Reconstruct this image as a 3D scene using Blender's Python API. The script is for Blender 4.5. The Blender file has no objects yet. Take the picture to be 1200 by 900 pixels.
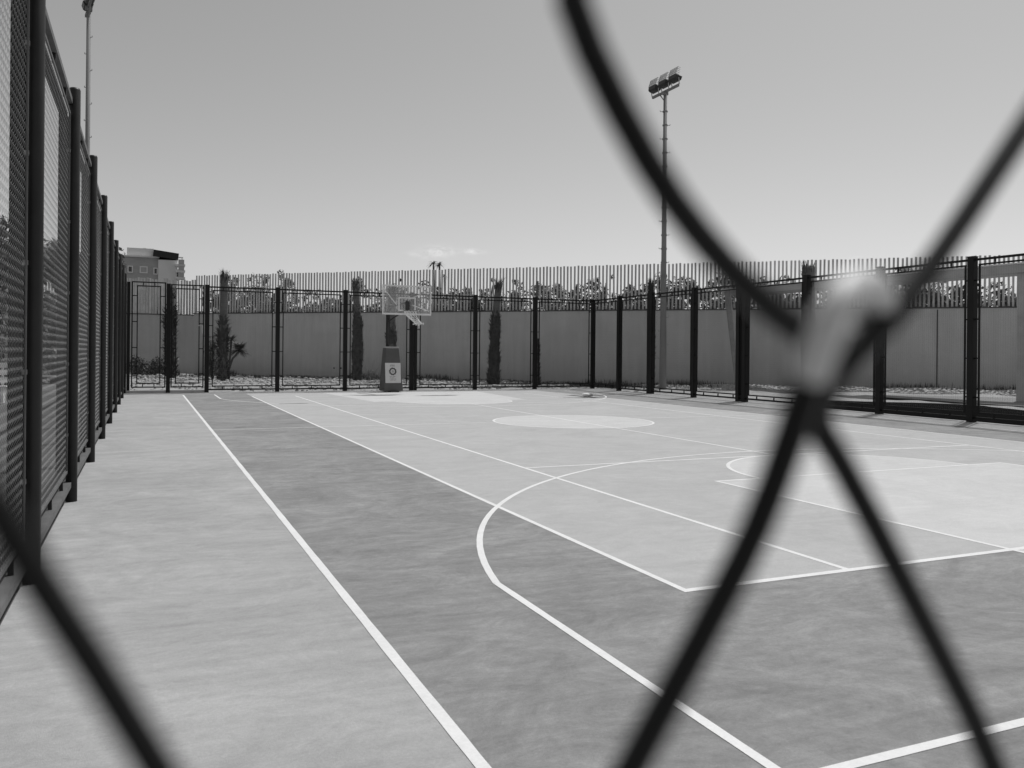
import bpy, bmesh, math, random
from mathutils import Vector, Matrix
random.seed(7)
sc = bpy.context.scene
C = sc.collection
PI = math.pi

# ------------------------------------------------------------------ camera
YAW, PIT, ROLL, CAMH, FPX, VC = .41056, 0.0, .00886, 1.501, 985.36, 412.7   # VC: row of the horizon
fwd = Vector((math.sin(YAW)*math.cos(PIT), math.cos(YAW)*math.cos(PIT), -math.sin(PIT)))
r0 = Vector((math.cos(YAW), -math.sin(YAW), 0)); u0 = r0.cross(fwd)
rgt = r0*math.cos(ROLL) + u0*math.sin(ROLL); upv = rgt.cross(fwd)
cam = bpy.data.cameras.new('camera'); co = bpy.data.objects.new('camera', cam); C.objects.link(co)
M = Matrix.Identity(4)
for i in range(3):
    M[i][0] = rgt[i]; M[i][1] = upv[i]; M[i][2] = -fwd[i]
M[2][3] = CAMH
co.matrix_world = M
cam.shift_y = -(450-VC)/1200; cam.sensor_width = 36; cam.lens = FPX/1200*36
cam.clip_start = .01; cam.clip_end = 3000
cam.dof.use_dof = True; cam.dof.focus_distance = 22; cam.dof.aperture_fstop = 10.2
sc.camera = co

# ------------------------------------------------------------------ world and sun
SUN_EL, SUN_AZ = math.radians(64), math.radians(60)      # azimuth from +Y towards +X
w = bpy.data.worlds.new('World'); sc.world = w; w.use_nodes = True
nt = w.node_tree; N = nt.nodes; L = nt.links; N.clear()
def wn(t, **k):
    n = N.new(t)
    for a, b in k.items(): setattr(n, a, b)
    return n
def wmath(op, a, b=None, c=None):
    n = wn('ShaderNodeMath', operation=op)
    for i, v in enumerate((a, b, c)):
        if v is None: continue
        if isinstance(v, (int, float)): n.inputs[i].default_value = v
        else: L.new(v, n.inputs[i])
    return n.outputs[0]
sky = wn('ShaderNodeTexSky', sky_type='NISHITA', sun_disc=False, sun_elevation=SUN_EL, sun_rotation=SUN_AZ)
sky.altitude = 20; sky.air_density = 1.0; sky.dust_density = 1.3; sky.ozone_density = 1.5
sep = wn('ShaderNodeSeparateColor'); L.new(sky.outputs[0], sep.inputs[0])
bwv = wmath('ADD', wmath('MULTIPLY', sep.outputs[0], .45), wmath('ADD', wmath('MULTIPLY', sep.outputs[1], .45), wmath('MULTIPLY', sep.outputs[2], .10)))
# two small wisps of cloud low over the far wall
tc = wn('ShaderNodeTexCoord')
sv = wn('ShaderNodeSeparateXYZ'); L.new(tc.outputs['Generated'], sv.inputs[0])
def vdot(vec):
    n = wn('ShaderNodeVectorMath', operation='DOT_PRODUCT'); L.new(tc.outputs['Generated'], n.inputs[0]); n.inputs[1].default_value = vec
    return n.outputs['Value']
def cloud(az, el, sa, se):
    a = wmath('DIVIDE', vdot((math.cos(az), -math.sin(az), 0)), sa)
    f = wmath('GREATER_THAN', vdot((math.sin(az), math.cos(az), 0)), 0)
    e = wmath('DIVIDE', wmath('SUBTRACT', sv.outputs[2], el), se)
    g = wmath('EXPONENT', wmath('MULTIPLY', wmath('ADD', wmath('MULTIPLY', a, a), wmath('MULTIPLY', e, e)), -1))
    return wmath('MULTIPLY', g, f)
mp = wn('ShaderNodeMapping'); L.new(tc.outputs['Generated'], mp.inputs[0]); mp.inputs['Scale'].default_value = (1, 1, 2.2)
nz = wn('ShaderNodeTexNoise'); nz.inputs['Scale'].default_value = 70; nz.inputs['Detail'].default_value = 5; nz.inputs['Roughness'].default_value = .6
L.new(mp.outputs[0], nz.inputs['Vector'])
nzf = wmath('MULTIPLY', wmath('MAXIMUM', wmath('SUBTRACT', nz.outputs[0], .36), 0), 4.0)
cl = wmath('ADD', cloud(YAW-math.atan(87/985), .118, .017, .0055), wmath('ADD', cloud(YAW-math.atan(49/985), .1185, .013, .0028), wmath('MULTIPLY', cloud(YAW-math.atan(108/985), .113, .014, .004), .4)))
cmask = wmath('MULTIPLY', cl, nzf); cmask = wmath('MINIMUM', cmask, 1.0)
tot = wmath('ADD', bwv, wmath('MULTIPLY', cmask, 1.7))
comb = wn('ShaderNodeCombineColor')
for i in range(3): L.new(tot, comb.inputs[i])
bg = wn('ShaderNodeBackground'); bg.inputs[1].default_value = .122
L.new(comb.outputs[0], bg.inputs[0])
wo = wn('ShaderNodeOutputWorld'); L.new(bg.outputs[0], wo.inputs[0])

sd = bpy.data.lights.new('sun', 'SUN'); sd.energy = 2.4; sd.angle = math.radians(.53); sd.color = (1, 1, 1)
so = bpy.data.objects.new('sun', sd); C.objects.link(so)
sdir = Vector((math.sin(SUN_AZ)*math.cos(SUN_EL), math.cos(SUN_AZ)*math.cos(SUN_EL), math.sin(SUN_EL)))
so.rotation_euler = sdir.to_track_quat('Z', 'Y').to_euler(); so.location = sdir*60

sc.view_settings.view_transform = 'Standard'; sc.view_settings.look = 'None'
sc.view_settings.exposure = 0; sc.view_settings.gamma = 1; sc.view_settings.use_curve_mapping = False
sc.cycles.max_bounces = 6; sc.cycles.transparent_max_bounces = 16

# ------------------------------------------------------------------ materials
def mat(name, v, rough=.7, var=.0, scale=8, stretch=(1, 1, 1), bump=0, bscale=60, metal=0, spec=.5, fine=.0, layers=None, world=False, lines=None):
    """grey procedural material: base value v, blotch variation, fine grain, fine bump"""
    m = bpy.data.materials.new(name); m.use_nodes = True
    t = m.node_tree; n = t.nodes; l = t.links
    b = n['Principled BSDF']; b.inputs['Roughness'].default_value = rough; b.inputs['Metallic'].default_value = metal
    b.inputs['Specular IOR Level'].default_value = spec
    def nn(ty): return n.new(ty)
    def mth(op, a, c):
        q = nn('ShaderNodeMath'); q.operation = op
        for i, x in enumerate((a, c)):
            if isinstance(x, (int, float)): q.inputs[i].default_value = x
            else: l.new(x, q.inputs[i])
        return q.outputs[0]
    if world:
        g = nn('ShaderNodeNewGeometry'); src = g.outputs['Position']
    else:
        g = nn('ShaderNodeTexCoord'); src = g.outputs['Object']
    def noise(sc_, st, det=5, ro=.6, dist=0):
        mp = nn('ShaderNodeMapping'); mp.inputs['Scale'].default_value = st; l.new(src, mp.inputs[0])
        z = nn('ShaderNodeTexNoise'); z.inputs['Scale'].default_value = sc_; z.inputs['Detail'].default_value = det; z.inputs['Roughness'].default_value = ro
        z.inputs['Distortion'].default_value = dist
        l.new(mp.outputs[0], z.inputs['Vector']); return z.outputs[0]
    val = None
    lay = list(layers or [])
    if var: lay.append((var, scale, stretch, 5, .6, 0))
    if fine: lay.append((fine, 160, (1, 1, 1), 2, .6, 0))
    for (amp, s_, st, det, ro, di) in lay:
        z = noise(s_, st, det, ro, di)
        k = mth('ADD', mth('MULTIPLY', mth('SUBTRACT', z, .5), 2*amp*2.2), 1.0)
        val = k if val is None else mth('MULTIPLY', val, k)
    if val is None:
        b.inputs['Base Color'].default_value = (v, v, v, 1)
    else:
        val = mth('MULTIPLY', val, v)
        val = mth('MAXIMUM', val, .004)
        cc = nn('ShaderNodeCombineColor')
        for i in range(3): l.new(val, cc.inputs[i])
        l.new(cc.outputs[0], b.inputs['Base Color'])
    if bump:
        bp = nn('ShaderNodeBump'); bp.inputs['Strength'].default_value = bump; bp.inputs['Distance'].default_value = .01
        l.new(noise(bscale, (1, 1, 1), 4, .65), bp.inputs['Height']); l.new(bp.outputs[0], b.inputs['Normal'])
    return m

# court paint: streaks run across the court (along X) as the paint was squeegeed, plus dusty blotches
def court_mat(name, v, k=1.0):
    return mat(name, v, rough=.85, spec=.25, world=True, bump=.25, bscale=140, layers=[
        (.40*k, .5, (.9, 1.1, 1), 9, .70, 2.5), (.34*k, 1.6, (.9, 1.2, 1), 9, .78, 3.0), (.17*k, 3.0, (.2, 3.4, 1), 6, .7, .3),
        (.20*k, 8, (1, 1.1, 1), 7, .8, 1.5), (.14, 70, (1, 1, 1), 5, .85, 0)])
M_apron = court_mat('apron_paint', .40, .42)
M_lane = court_mat('dark_court_paint', .275, .66)
M_inner = court_mat('pale_court_paint', .47, .24)
M_key = court_mat('key_paint', .60, .2)
M_line = mat('line_paint', .80, rough=.7, spec=.25, world=True, layers=[(.06, 1.7, (1, 1, 1), 5, .6, 0), (.07, 14, (1, 1, 1), 6, .8, 1), (.05, 60, (1, 1, 1), 3, .7, 0)])
M_kerb = mat('kerb_concrete', .5, rough=.85, var=.12, scale=3, world=True, bump=.2)
M_soil = mat('dry_soil', .33, rough=.95, world=True, bump=.9, bscale=9, layers=[(.30, .9, (1, 1, 1), 8, .7, 1), (.22, 9, (1, 1, 1), 5, .7, 0)])
M_outer = mat('outer_asphalt', .10, rough=.9, world=True, bump=.3, layers=[(.2, .5, (1, 2, 1), 6, .6, 0), (.1, 60, (1, 1, 1), 3, .7, 0)])
M_path = mat('worn_path', .23, rough=.9, world=True, bump=.3, layers=[(.2, .8, (1, 1, 1), 7, .7, 1), (.1, 30, (1, 1, 1), 4, .7, 0)])
M_stone = mat('rubble_stone', .42, rough=.9, var=.25, scale=4, world=True, bump=.5, bscale=30)
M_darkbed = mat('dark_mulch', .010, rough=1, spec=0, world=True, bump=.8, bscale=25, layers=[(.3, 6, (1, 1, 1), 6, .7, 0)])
M_steel = mat('dark_painted_steel', .009, rough=.5, spec=.25, var=.2, scale=3, bump=.04, bscale=90)
M_steel2 = mat('dark_painted_steel_dusty', .022, rough=.45, spec=.35, var=.25, scale=5, bump=.05, bscale=90)
M_rail = mat('dusty_steel_rail', .13, rough=.6, var=.25, scale=4, bump=.06, bscale=90)
M_mesh = mat('coated_mesh_wire', .30, rough=.4, var=.2, scale=2)
M_meshf = mat('coated_mesh_wire_dark', .03, rough=.45, var=.2, scale=2)
M_clip = mat('galvanised_clip', .45, rough=.4, metal=.6, var=.15, scale=30)
M_hooklit = mat('sunlit_wire_bend', .8, rough=.45, var=.25, scale=300, bump=.05, bscale=500)  # sun highlight on the wire bends, put into a pale base colour
M_near = mat('black_coated_wire', .007, rough=.45, spec=.3, var=.2, scale=40, bump=.05, bscale=500)
M_wall = mat('wall_render', .54, rough=.9, world=True, bump=.15, bscale=18, layers=[(.05, .5, (1, 1, 1), 5, .6, 0), (.09, 2.2, (1.5, 1.5, .12), 6, .7, 0), (.06, .35, (1, 1, 2), 5, .6, 1), (.04, 30, (1, 1, 1), 3, .6, 0)])
M_coping2 = mat('aged_concrete', .26, rough=.9, var=.2, scale=3, bump=.2)
M_coping = mat('coping_metal', .08, rough=.6, var=.2, scale=3)
M_slat = mat('weathered_slat', .55, rough=.8, world=True, layers=[(.2, 1.5, (1, 1, .3), 5, .6, 0), (.15, 12, (1, 1, .2), 3, .6, 0)])
M_slatp = mat('pale_slat', .62, rough=.8, world=True, layers=[(.15, 1.5, (1, 1, .3), 5, .6, 0), (.15, 12, (1, 1, .3), 3, .6, 0)])
M_conc = mat('concrete', .5, rough=.85, var=.15, scale=2, bump=.2, bscale=30)
M_pole = mat('galvanised_pole', .24, rough=.7, metal=0, var=.12, scale=2, stretch=(1, 1, .3))
M_black = mat('black_housing', .03, rough=.45, var=.15, scale=4)
M_louvre = mat('louvre_grey', .45, rough=.5, var=.1, scale=4)
M_white = mat('white_paint', .78, rough=.45, var=.06, scale=3)
M_pad = mat('vinyl_padding', .085, rough=.5, var=.15, scale=3, bump=.1, bscale=12)
M_poster = mat('poster_print', .62, rough=.6, var=.04, scale=4)
M_ink = mat('dark_print', .06, rough=.6)
M_ink2 = mat('grey_print', .28, rough=.6)
M_rim = mat('rim_paint', .10, rough=.4)
M_net = mat('net_cord', .72, rough=.9)
M_bark = mat('palm_bark_smooth', .13, rough=.95, bump=.8, bscale=14, layers=[(.25, 3, (1, 1, 5), 5, .7, 0), (.2, 20, (1, 1, 3), 4, .6, 0)])
M_fibre = mat('palm_fibre', .065, rough=1, bump=1, bscale=20, layers=[(.3, 6, (1, 1, 2), 5, .7, 0)])
M_leaf = mat('leaf', .075, rough=.6, var=.3, scale=2)
M_leaf2 = mat('greyish_leaf', .15, rough=.6, var=.35, scale=.6)
M_leafl = mat('pale_leaf', .22, rough=.6, var=.3, scale=3)
M_wood = mat('stem_wood', .10, rough=.9, var=.2, scale=6)
M_bgrey = mat('facade_grey', .42, rough=.9, world=True, layers=[(.1, .4, (1, 1, 3), 4, .6, 0), (.08, 2, (1, 1, 4), 3, .6, 0)])
M_blight = mat('facade_pale', .78, rough=.9, world=True, var=.06, scale=.3)
M_bdark = mat('awning_dark', .03, rough=.8, var=.1, scale=1)
M_glass = mat('window_glass', .05, rough=.12)
M_hill = mat('far_scrub', .10, rough=1, var=.3, scale=.05)
m_gl = bpy.data.materials.new('acrylic_board'); m_gl.use_nodes = True
_t = m_gl.node_tree; _p = _t.nodes['Principled BSDF']; _p.inputs['Base Color'].default_value = (.8, .8, .8, 1); _p.inputs['Roughness'].default_value = .15
_tr = _t.nodes.new('ShaderNodeBsdfTransparent'); _tr.inputs[0].default_value = (.93, .93, .93, 1)
_mx = _t.nodes.new('ShaderNodeMixShader'); _mx.inputs[0].default_value = .2
_t.links.new(_tr.outputs[0], _mx.inputs[1]); _t.links.new(_p.outputs[0], _mx.inputs[2]); _t.links.new(_mx.outputs[0], _t.nodes['Material Output'].inputs[0])

# ------------------------------------------------------------------ mesh helpers
class MB:
    def __init__(s): s.v = []; s.f = []
    def quad(s, a, b, c, d):
        n = len(s.v); s.v += [tuple(a), tuple(b), tuple(c), tuple(d)]; s.f.append((n, n+1, n+2, n+3))
    def tri(s, a, b, c):
        n = len(s.v); s.v += [tuple(a), tuple(b), tuple(c)]; s.f.append((n, n+1, n+2))
    def box(s, c, size, rz=0, M_=None):
        hx, hy, hz = size[0]/2, size[1]/2, size[2]/2; n = len(s.v)
        R_ = Matrix.Rotation(rz, 3, 'Z') if M_ is None else M_
        for x in (-hx, hx):
            for y in (-hy, hy):
                for z in (-hz, hz):
                    p = R_ @ Vector((x, y, z)); s.v.append((p.x+c[0], p.y+c[1], p.z+c[2]))
        for f in ((0, 1, 3, 2), (4, 6, 7, 5), (0, 4, 5, 1), (2, 3, 7, 6), (0, 2, 6, 4), (1, 5, 7, 3)): s.f.append(tuple(n+i for i in f))
        return s
    def tube(s, pts, r, k=8, cap=True, flat=None):
        pts = [Vector(p) for p in pts]; n0 = len(s.v); m = len(pts)
        rs = r if isinstance(r, (list, tuple)) else [r]*m
        t0 = (pts[1]-pts[0]).normalized(); a = Vector((0, 0, 1)) if abs(t0.z) < .9 else Vector((1, 0, 0))
        u = t0.cross(a).normalized()
        for i, p in enumerate(pts):
            t = (pts[min(i+1, m-1)]-pts[max(i-1, 0)]).normalized()
            u = (u - t*u.dot(t)).normalized(); v = t.cross(u)
            for j in range(k):
                an = 2*PI*j/k; q = p + (u*math.cos(an)+v*math.sin(an))*rs[i]; s.v.append(tuple(q))
        for i in range(m-1):
            for j in range(k):
                a_, b_ = n0+i*k+j, n0+i*k+(j+1) % k
                s.f.append((a_, b_, b_+k, a_+k))
        if cap:
            s.f.append(tuple(n0+j for j in range(k))[::-1]); s.f.append(tuple(n0+(m-1)*k+j for j in range(k)))
        return s
    def build(s, name, m, parent=None, smooth=False, loc=None, kind=None, bevel=0):
        me = bpy.data.meshes.new(name); me.from_pydata(s.v, [], s.f)
        me.materials.append(m)
        if smooth: me.polygons.foreach_set('use_smooth', [True]*len(me.polygons))
        me.update()
        o = bpy.data.objects.new(name, me); C.objects.link(o)
        if parent: o.parent = parent
        if loc: o.location = loc
        if kind: o['kind'] = kind
        if bevel:
            b = o.modifiers.new('bevel', 'BEVEL'); b.width = bevel; b.segments = 2; b.limit_method = 'ANGLE'
        return o
def tag(o, label=None, cat=None, group=None, kind=None):
    if label: o['label'] = label
    if cat: o['category'] = cat
    if group: o['group'] = group
    if kind: o['kind'] = kind
    return o
def empty(name, loc=(0, 0, 0), rz=0, parent=None):
    o = bpy.data.objects.new(name, None); C.objects.link(o); o.location = loc; o.rotation_euler = (0, 0, rz); o.empty_display_size = .3
    if parent: o.parent = parent
    return o
def inst(name, me, parent, loc=(0, 0, 0), rot=(0, 0, 0), scale=(1, 1, 1), kind=None):
    o = bpy.data.objects.new(name, me); C.objects.link(o); o.parent = parent; o.location = loc; o.rotation_euler = rot; o.scale = scale
    if kind: o['kind'] = kind
    return o
def mesh_of(mb, name, m, smooth=False):
    me = bpy.data.meshes.new(name); me.from_pydata(mb.v, [], mb.f); me.materials.append(m)
    if smooth: me.polygons.foreach_set('use_smooth', [True]*len(me.polygons))
    me.update(); return me
def catmull(P, n):
    out = []
    Q = [P[0]*2-P[1]] + P + [P[-1]*2-P[-2]]
    for i in range(1, len(Q)-2):
        a, b, c, d = Q[i-1:i+3]
        for k in range(n):
            t = k/n
            out.append(.5*((2*b)+(c-a)*t+(2*a-5*b+4*c-d)*t*t+(3*b-a-3*c+d)*t**3))
    out.append(P[-1]); return out

def at(u, y, z=0):                      # point straight along a bearing, at distance y up the court
    d = fwd*FPX+rgt*(u-600); return d.x/d.y*y
# ------------------------------------------------------------------ ground
CX, TY = 8.628, 4.437                  # court centre line, near tennis baseline
BB = TY-2.115                           # near basketball baseline
FX0, FX1, FY1 = -.66, 17.3, 31.2        # fence lines
def sheet(name, pts, z, m):
    b = MB(); n = len(pts); b.v = [(x, y, z) for x, y in pts]; b.f = [tuple(range(n))]
    return tag(b.build(name, m), kind='structure')
sheet('ground', [(-1500, -400), (1500, -400), (1500, 2600), (-1500, 2600)], -.12, M_outer)
# court slab with real thickness
b = MB(); b.box(((FX0-.05+FX1+.2)/2, (FY1+.25-8)/2, -.1), (FX1+.2-FX0+.05, FY1+.25+8, .2)); tag(b.build('court_slab', M_apron), kind='structure')
def rect(name, x0, x1, y0, y1, z, m): return sheet(name, [(x0, y0), (x1, y0), (x1, y1), (x0, y1)], z, m)
FBY = 29.2                              # far end of the painted court
rect('court_surround', CX-7.5, CX+7.5, -7.9, 30.0, .0007, M_lane)
rect('tennis_court_surface', CX-5.485, CX+5.485, TY, 30.0, .0014, M_inner)
def disc(cx, cy, r, a0=0, a1=2*PI, n=64): return [(cx+r*math.cos(a0+(a1-a0)*i/n), cy+r*math.sin(a0+(a1-a0)*i/n)) for i in range(n+1)]
MID = 16.35
FTN = BB+5.8; FTF = 24.3; FTB = 30.0
sheet('centre_circle_paint', disc(CX-.04, MID, 1.74)[:-1], .0020, M_key)
sheet('near_key_paint', [(CX+2.45, TY), (CX+2.45, FTN)]+disc(CX, FTN, 1.8, 0, PI)+[(CX-2.45, FTN), (CX-2.45, TY)], .0020, M_key)
sheet('near_key_paint', [(CX-2.45, BB), (CX+2.45, BB), (CX+2.45, TY-.001), (CX-2.45, TY-.001)], .0020, M_key)
sheet('far_key_paint', [(CX-2.9, FTB-.1), (CX-2.45, FTF)]+disc(CX, FTF, 1.8, PI, 2*PI)+[(CX+2.45, FTF), (CX+2.9, FTB-.1)], .0020, M_key)
# lines
ln = MB(); LW = .05; zc = [.0026]
def line(x0, y0, x1, y1, wd=LW):
    d = Vector((x1-x0, y1-y0)).normalized(); n = Vector((-d.y, d.x))*wd/2
    n_ = max(1, int(math.hypot(x1-x0, y1-y0)/.15)); zc[0] += .00003
    z = zc[0]
    for i in range(n_):
        a = i/n_; c = (i+1)/n_
        ax, ay, bx, by = x0+(x1-x0)*a, y0+(y1-y0)*a, x0+(x1-x0)*c, y0+(y1-y0)*c
        j0, j1 = 1+.035*math.sin(ax*9+ay*7)+.02*math.sin(ay*23), 1+.035*math.sin(bx*9+by*7)+.02*math.sin(by*23)
        ln.quad((ax-n.x*j0, ay-n.y*j0, z), (bx-n.x*j1, by-n.y*j1, z), (bx+n.x*j1, by+n.y*j1, z), (ax+n.x*j0, ay+n.y*j0, z))
def arc(cx, cy, r, a0, a1, wd=LW, n=72):
    zc[0] += .00003; z = zc[0]
    for i in range(n):
        a = a0+(a1-a0)*i/n; c = a0+(a1-a0)*(i+1)/n
        P = lambda rr, t: (cx+rr*math.cos(t), cy+rr*math.sin(t), z)
        ln.quad(P(r-wd/2, a), P(r+wd/2, a), P(r+wd/2, c), P(r-wd/2, c))
FE = 29.6
for s_ in (-1, 1):
    line(CX+7.5*s_, BB, CX+7.5*s_, FE, .055)
    line(CX+5.485*s_, TY, CX+5.485*s_, 28.15, .05)
    line(CX+4.115*s_, TY, CX+4.115*s_, 28.15, .05)
line(CX-5.51, TY, CX+5.51, TY, .06); line(CX-7.53, BB, CX+7.53, BB); line(CX-4.115, TY+5.485, CX+4.115, TY+5.485)
line(CX, TY+5.485, CX, TY+5.485+12.8)
line(CX-4.115, TY+18.285, CX+4.115, TY+18.285)
line(CX-7.5, MID+.25, CX-1.78, MID+.25, .04); line(CX+1.78, MID+.25, CX+7.5, MID+.25, .04)
arc(CX-.04, MID, 1.74, 0, 2*PI)
for s_ in (-1, 1): line(CX+2.45*s_, BB, CX+2.45*s_, FTN)
line(CX-2.47, FTN, CX+2.47, FTN); arc(CX, FTN, 1.8, 0, PI)
B3 = 1.46; R3 = 6.65; X3 = 6.53; D3 = math.sqrt(R3*R3-X3*X3); A3 = math.asin(D3/R3)
a3 = math.asin(min(1, .0))
for s_ in (-1, 1): line(CX+X3*s_, BB, CX+X3*s_, BB+B3+D3); line(CX+X3*s_, FE, CX+X3*s_, FE-1.3-D3)
arc(CX, BB+B3, R3, A3, PI-A3); arc(CX, FE-1.3, R3, PI+A3, 2*PI-A3)
line(CX-2.47, FTF, CX+2.47, FTF, .04); arc(CX, FTF, 1.8, PI, 2*PI, .04)
tag(ln.build('court_lines', M_line), kind='structure')
# a narrow pale kerb where the slab meets the far gate
b = MB(); b.box((.6, FY1+.12, .03), (2.7, .3, .12)); tag(b.build('kerb', M_kerb), kind='structure')

# planted bed behind the far and right fences, gently humped
def WL(x): return 50.4-.91*x            # foot of the long wall
def bedz(x, y):
    d = max(0, min(1, (y-FY1)/4 if x < FX1 else (math.hypot(max(0, x-FX1), max(0, y-FY1)))/4))
    z = -.03+.14*d
    return z+.05*math.sin(x*1.7+.6*y)*math.sin(y*1.3)+random.uniform(-.02, .02)
bm = MB(); nx, ny = 90, 110
X0, X1, Y0, Y1 = -12, 40, -6, 60
idx = {}
for i in range(nx+1):
    for j in range(ny+1):
        x = X0+(X1-X0)*i/nx; y = Y0+(Y1-Y0)*j/ny
        idx[i, j] = len(bm.v); inside = (x < FX1+.3 and y < FY1+.3)
        z = -.25 if inside else bedz(x, y)
        if x < -0.5 and y < FY1+.3: z = -.3
        if x < -3: z = -.3
        bm.v.append((x, y, z))
for i in range(nx):
    for j in range(ny): bm.f.append((idx[i, j], idx[i+1, j], idx[i+1, j+1], idx[i, j+1]))
tag(bm.build('planting_bed', M_soil, smooth=True), kind='structure')
# rubble, in-scene stones as one mass
st = MB(); rnd = random.Random(3)
def stone(x, y, z, r):
    n = len(st.v); k = 5; ph = rnd.uniform(0, 6)
    ring = [(x+r*rnd.uniform(.7, 1.2)*math.cos(ph+i*2*PI/k), y+r*rnd.uniform(.7, 1.2)*math.sin(ph+i*2*PI/k), z-.01) for i in range(k)]
    ring2 = [(x+(p[0]-x)*.75, y+(p[1]-y)*.75, z+r*rnd.uniform(.4, .8)) for p in ring]
    st.v += ring+ring2+[(x, y, z+r*.8)]
    for i in range(k):
        j = (i+1) % k; st.f.append((n+i, n+j, n+k+j, n+k+i)); st.f.append((n+k+i, n+k+j, n+2*k))
for q in range(7500):
    if rnd.random() < .62:
        t = rnd.uniform(18, 31); x = t+rnd.gauss(0, .3); y = WL(x)-rnd.uniform(.9, 4.2)
        if x < FX1+2.2: continue
    else:
        x = rnd.uniform(-.5, 17); y = rnd.uniform(FY1+.6, WL(x)-1.0)
    st_z = -.03+.14*max(0, min(1, (y-FY1)/4 if x < FX1 else (math.hypot(max(0, x-FX1), max(0, y-FY1)))/4))+.05*math.sin(x*1.7+.6*y)*math.sin(y*1.3)
    stone(x, y, st_z, rnd.choice((.03, .04, .05, .07, .1))*rnd.uniform(.7, 1.3))
for q in range(4200):
    x = rnd.uniform(21.5, 33); y = WL(x)-rnd.uniform(.9, 3.4)
    stone(x, y, .09+.05*math.sin(x*1.7+.6*y)*math.sin(y*1.3), rnd.choice((.05, .08, .12, .16))*rnd.uniform(.7, 1.3))
tag(st.build('rubble', M_stone), 'pale rubble and stones scattered over the dry planting bed', 'rubble', kind='stuff')
# dark mulch strip hugging the right fence
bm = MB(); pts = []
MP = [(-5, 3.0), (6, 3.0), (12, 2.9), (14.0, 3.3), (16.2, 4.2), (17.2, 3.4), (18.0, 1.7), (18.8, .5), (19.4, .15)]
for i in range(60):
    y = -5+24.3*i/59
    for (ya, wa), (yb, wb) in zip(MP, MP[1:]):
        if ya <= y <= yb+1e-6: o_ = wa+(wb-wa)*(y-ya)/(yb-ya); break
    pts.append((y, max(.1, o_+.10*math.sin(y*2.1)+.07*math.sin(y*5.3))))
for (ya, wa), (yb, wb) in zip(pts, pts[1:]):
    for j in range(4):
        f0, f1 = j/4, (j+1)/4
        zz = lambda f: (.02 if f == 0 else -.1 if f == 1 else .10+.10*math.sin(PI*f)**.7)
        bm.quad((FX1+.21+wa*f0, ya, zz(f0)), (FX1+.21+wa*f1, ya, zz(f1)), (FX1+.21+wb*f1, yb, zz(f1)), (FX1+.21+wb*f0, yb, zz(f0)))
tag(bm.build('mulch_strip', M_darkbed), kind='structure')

sheet('side_path', [(21.6, -6), (26.5, -6), (26.6, 17), (25.2, 19.4), (23.0, 21.2), (21.7, 20)], .165, M_path)
M_stain = mat('damp_stain', .20, rough=.8, var=.3, scale=3, world=True)
def stain(u, v, lx, ly, sd):
    d = fwd*FPX+rgt*(u-600)+upv*(VC-v); t = -CAMH/d.z; cx_, cy_ = d.x*t, d.y*t; q = random.Random(sd)
    sheet('stain', [(cx_+lx*math.cos(a)*q.uniform(.6, 1.1), cy_+ly*math.sin(a)*q.uniform(.5, 1.1)) for a in [2*PI*i/18 for i in range(18)]], .0034, M_stain)
stain(515, 463.5, .9, .35, 1); stain(440, 463.5, .8, .25, 2); stain(345, 473, .5, .12, 3); stain(686, 466, 1.0, .3, 4); stain(281, 500.5, .12, .12, 5)
# ground beyond the left fence
rect('side_yard_paving', -14, FX0-.06, -6, 45, -.03, M_outer)

# low dark weeds along the wall foot and fence
gr = MB(); rnd = random.Random(5)
def blade(x, y, z, h, lean, wd):
    a = rnd.uniform(0, 2*PI); dx, dy = math.cos(a)*lean, math.sin(a)*lean; px, py = -math.sin(a)*wd, math.cos(a)*wd
    gr.tri((x-px, y-py, z), (x+px, y+py, z), (x+dx, y+dy, z+h))
for q in range(9000):
    x = rnd.uniform(2.4, 33); d = abs(rnd.gauss(0, .35)); y = WL(x)-.15-d
    if rnd.random() < .25: x = rnd.uniform(0, 30); y = WL(x)-rnd.uniform(.3, 3.0)
    if y < FY1+.4 and x < FX1+.3: continue
    blade(x, y, bedz(x, y)-.01, rnd.uniform(.06, .28)*(1.4 if math.sin(x*2.1)+math.sin(x*.7) > .6 else .7), rnd.uniform(.02, .12), rnd.uniform(.01, .03))
tag(gr.build('weeds', M_leaf), 'dark weeds and grass tufts along the foot of the wall', 'weeds', kind='stuff')

# ------------------------------------------------------------------ chain link fences
def chain_mesh(W_, Hh, dw, dh, r, name, m, k=3, off=.003):
    """real zigzag wires, neighbouring wires hooked at the bends"""
    b = MB(); nw = int(W_/dw); dw = W_/nw; nh = int(Hh/dh); dh = Hh/nh
    for i in range(nw):
        pts = []
        for j in range(2*nh+1):
            right_ = (j % 2 == 1)
            x = i*dw + (dw*1.02 if right_ else -.02*dw); z = j*dh/2
            # flattened bend: two points per bend
            s_ = .10*dh
            o_ = off if right_ else -off
            pts.append((x, o_, z-s_)); pts.append((x, -o_*.2, z+s_))
        n0 = len(b.v); mm = len(pts)
        for p in pts:
            for j in range(k):
                an = 2*PI*j/k; b.v.append((p[0]+r*1.15*math.cos(an), p[1]+r*math.sin(an), p[2]))
        for a in range(mm-1):
            for j in range(k):
                q, q2 = n0+a*k+j, n0+a*k+(j+1) % k; b.f.append((q, q2, q2+k, q+k))
    return mesh_of(b, name, m)
FR = .019
_cache = {}
def cyl(name, l, r, m, k=8):
    key = (name, round(l, 3), round(r, 4), m.name)
    if key not in _cache:
        b = MB(); b.tube([(0, 0, 0), (0, 0, l)], r, k); _cache[key] = mesh_of(b, name, m, False)
    return _cache[key]
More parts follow.
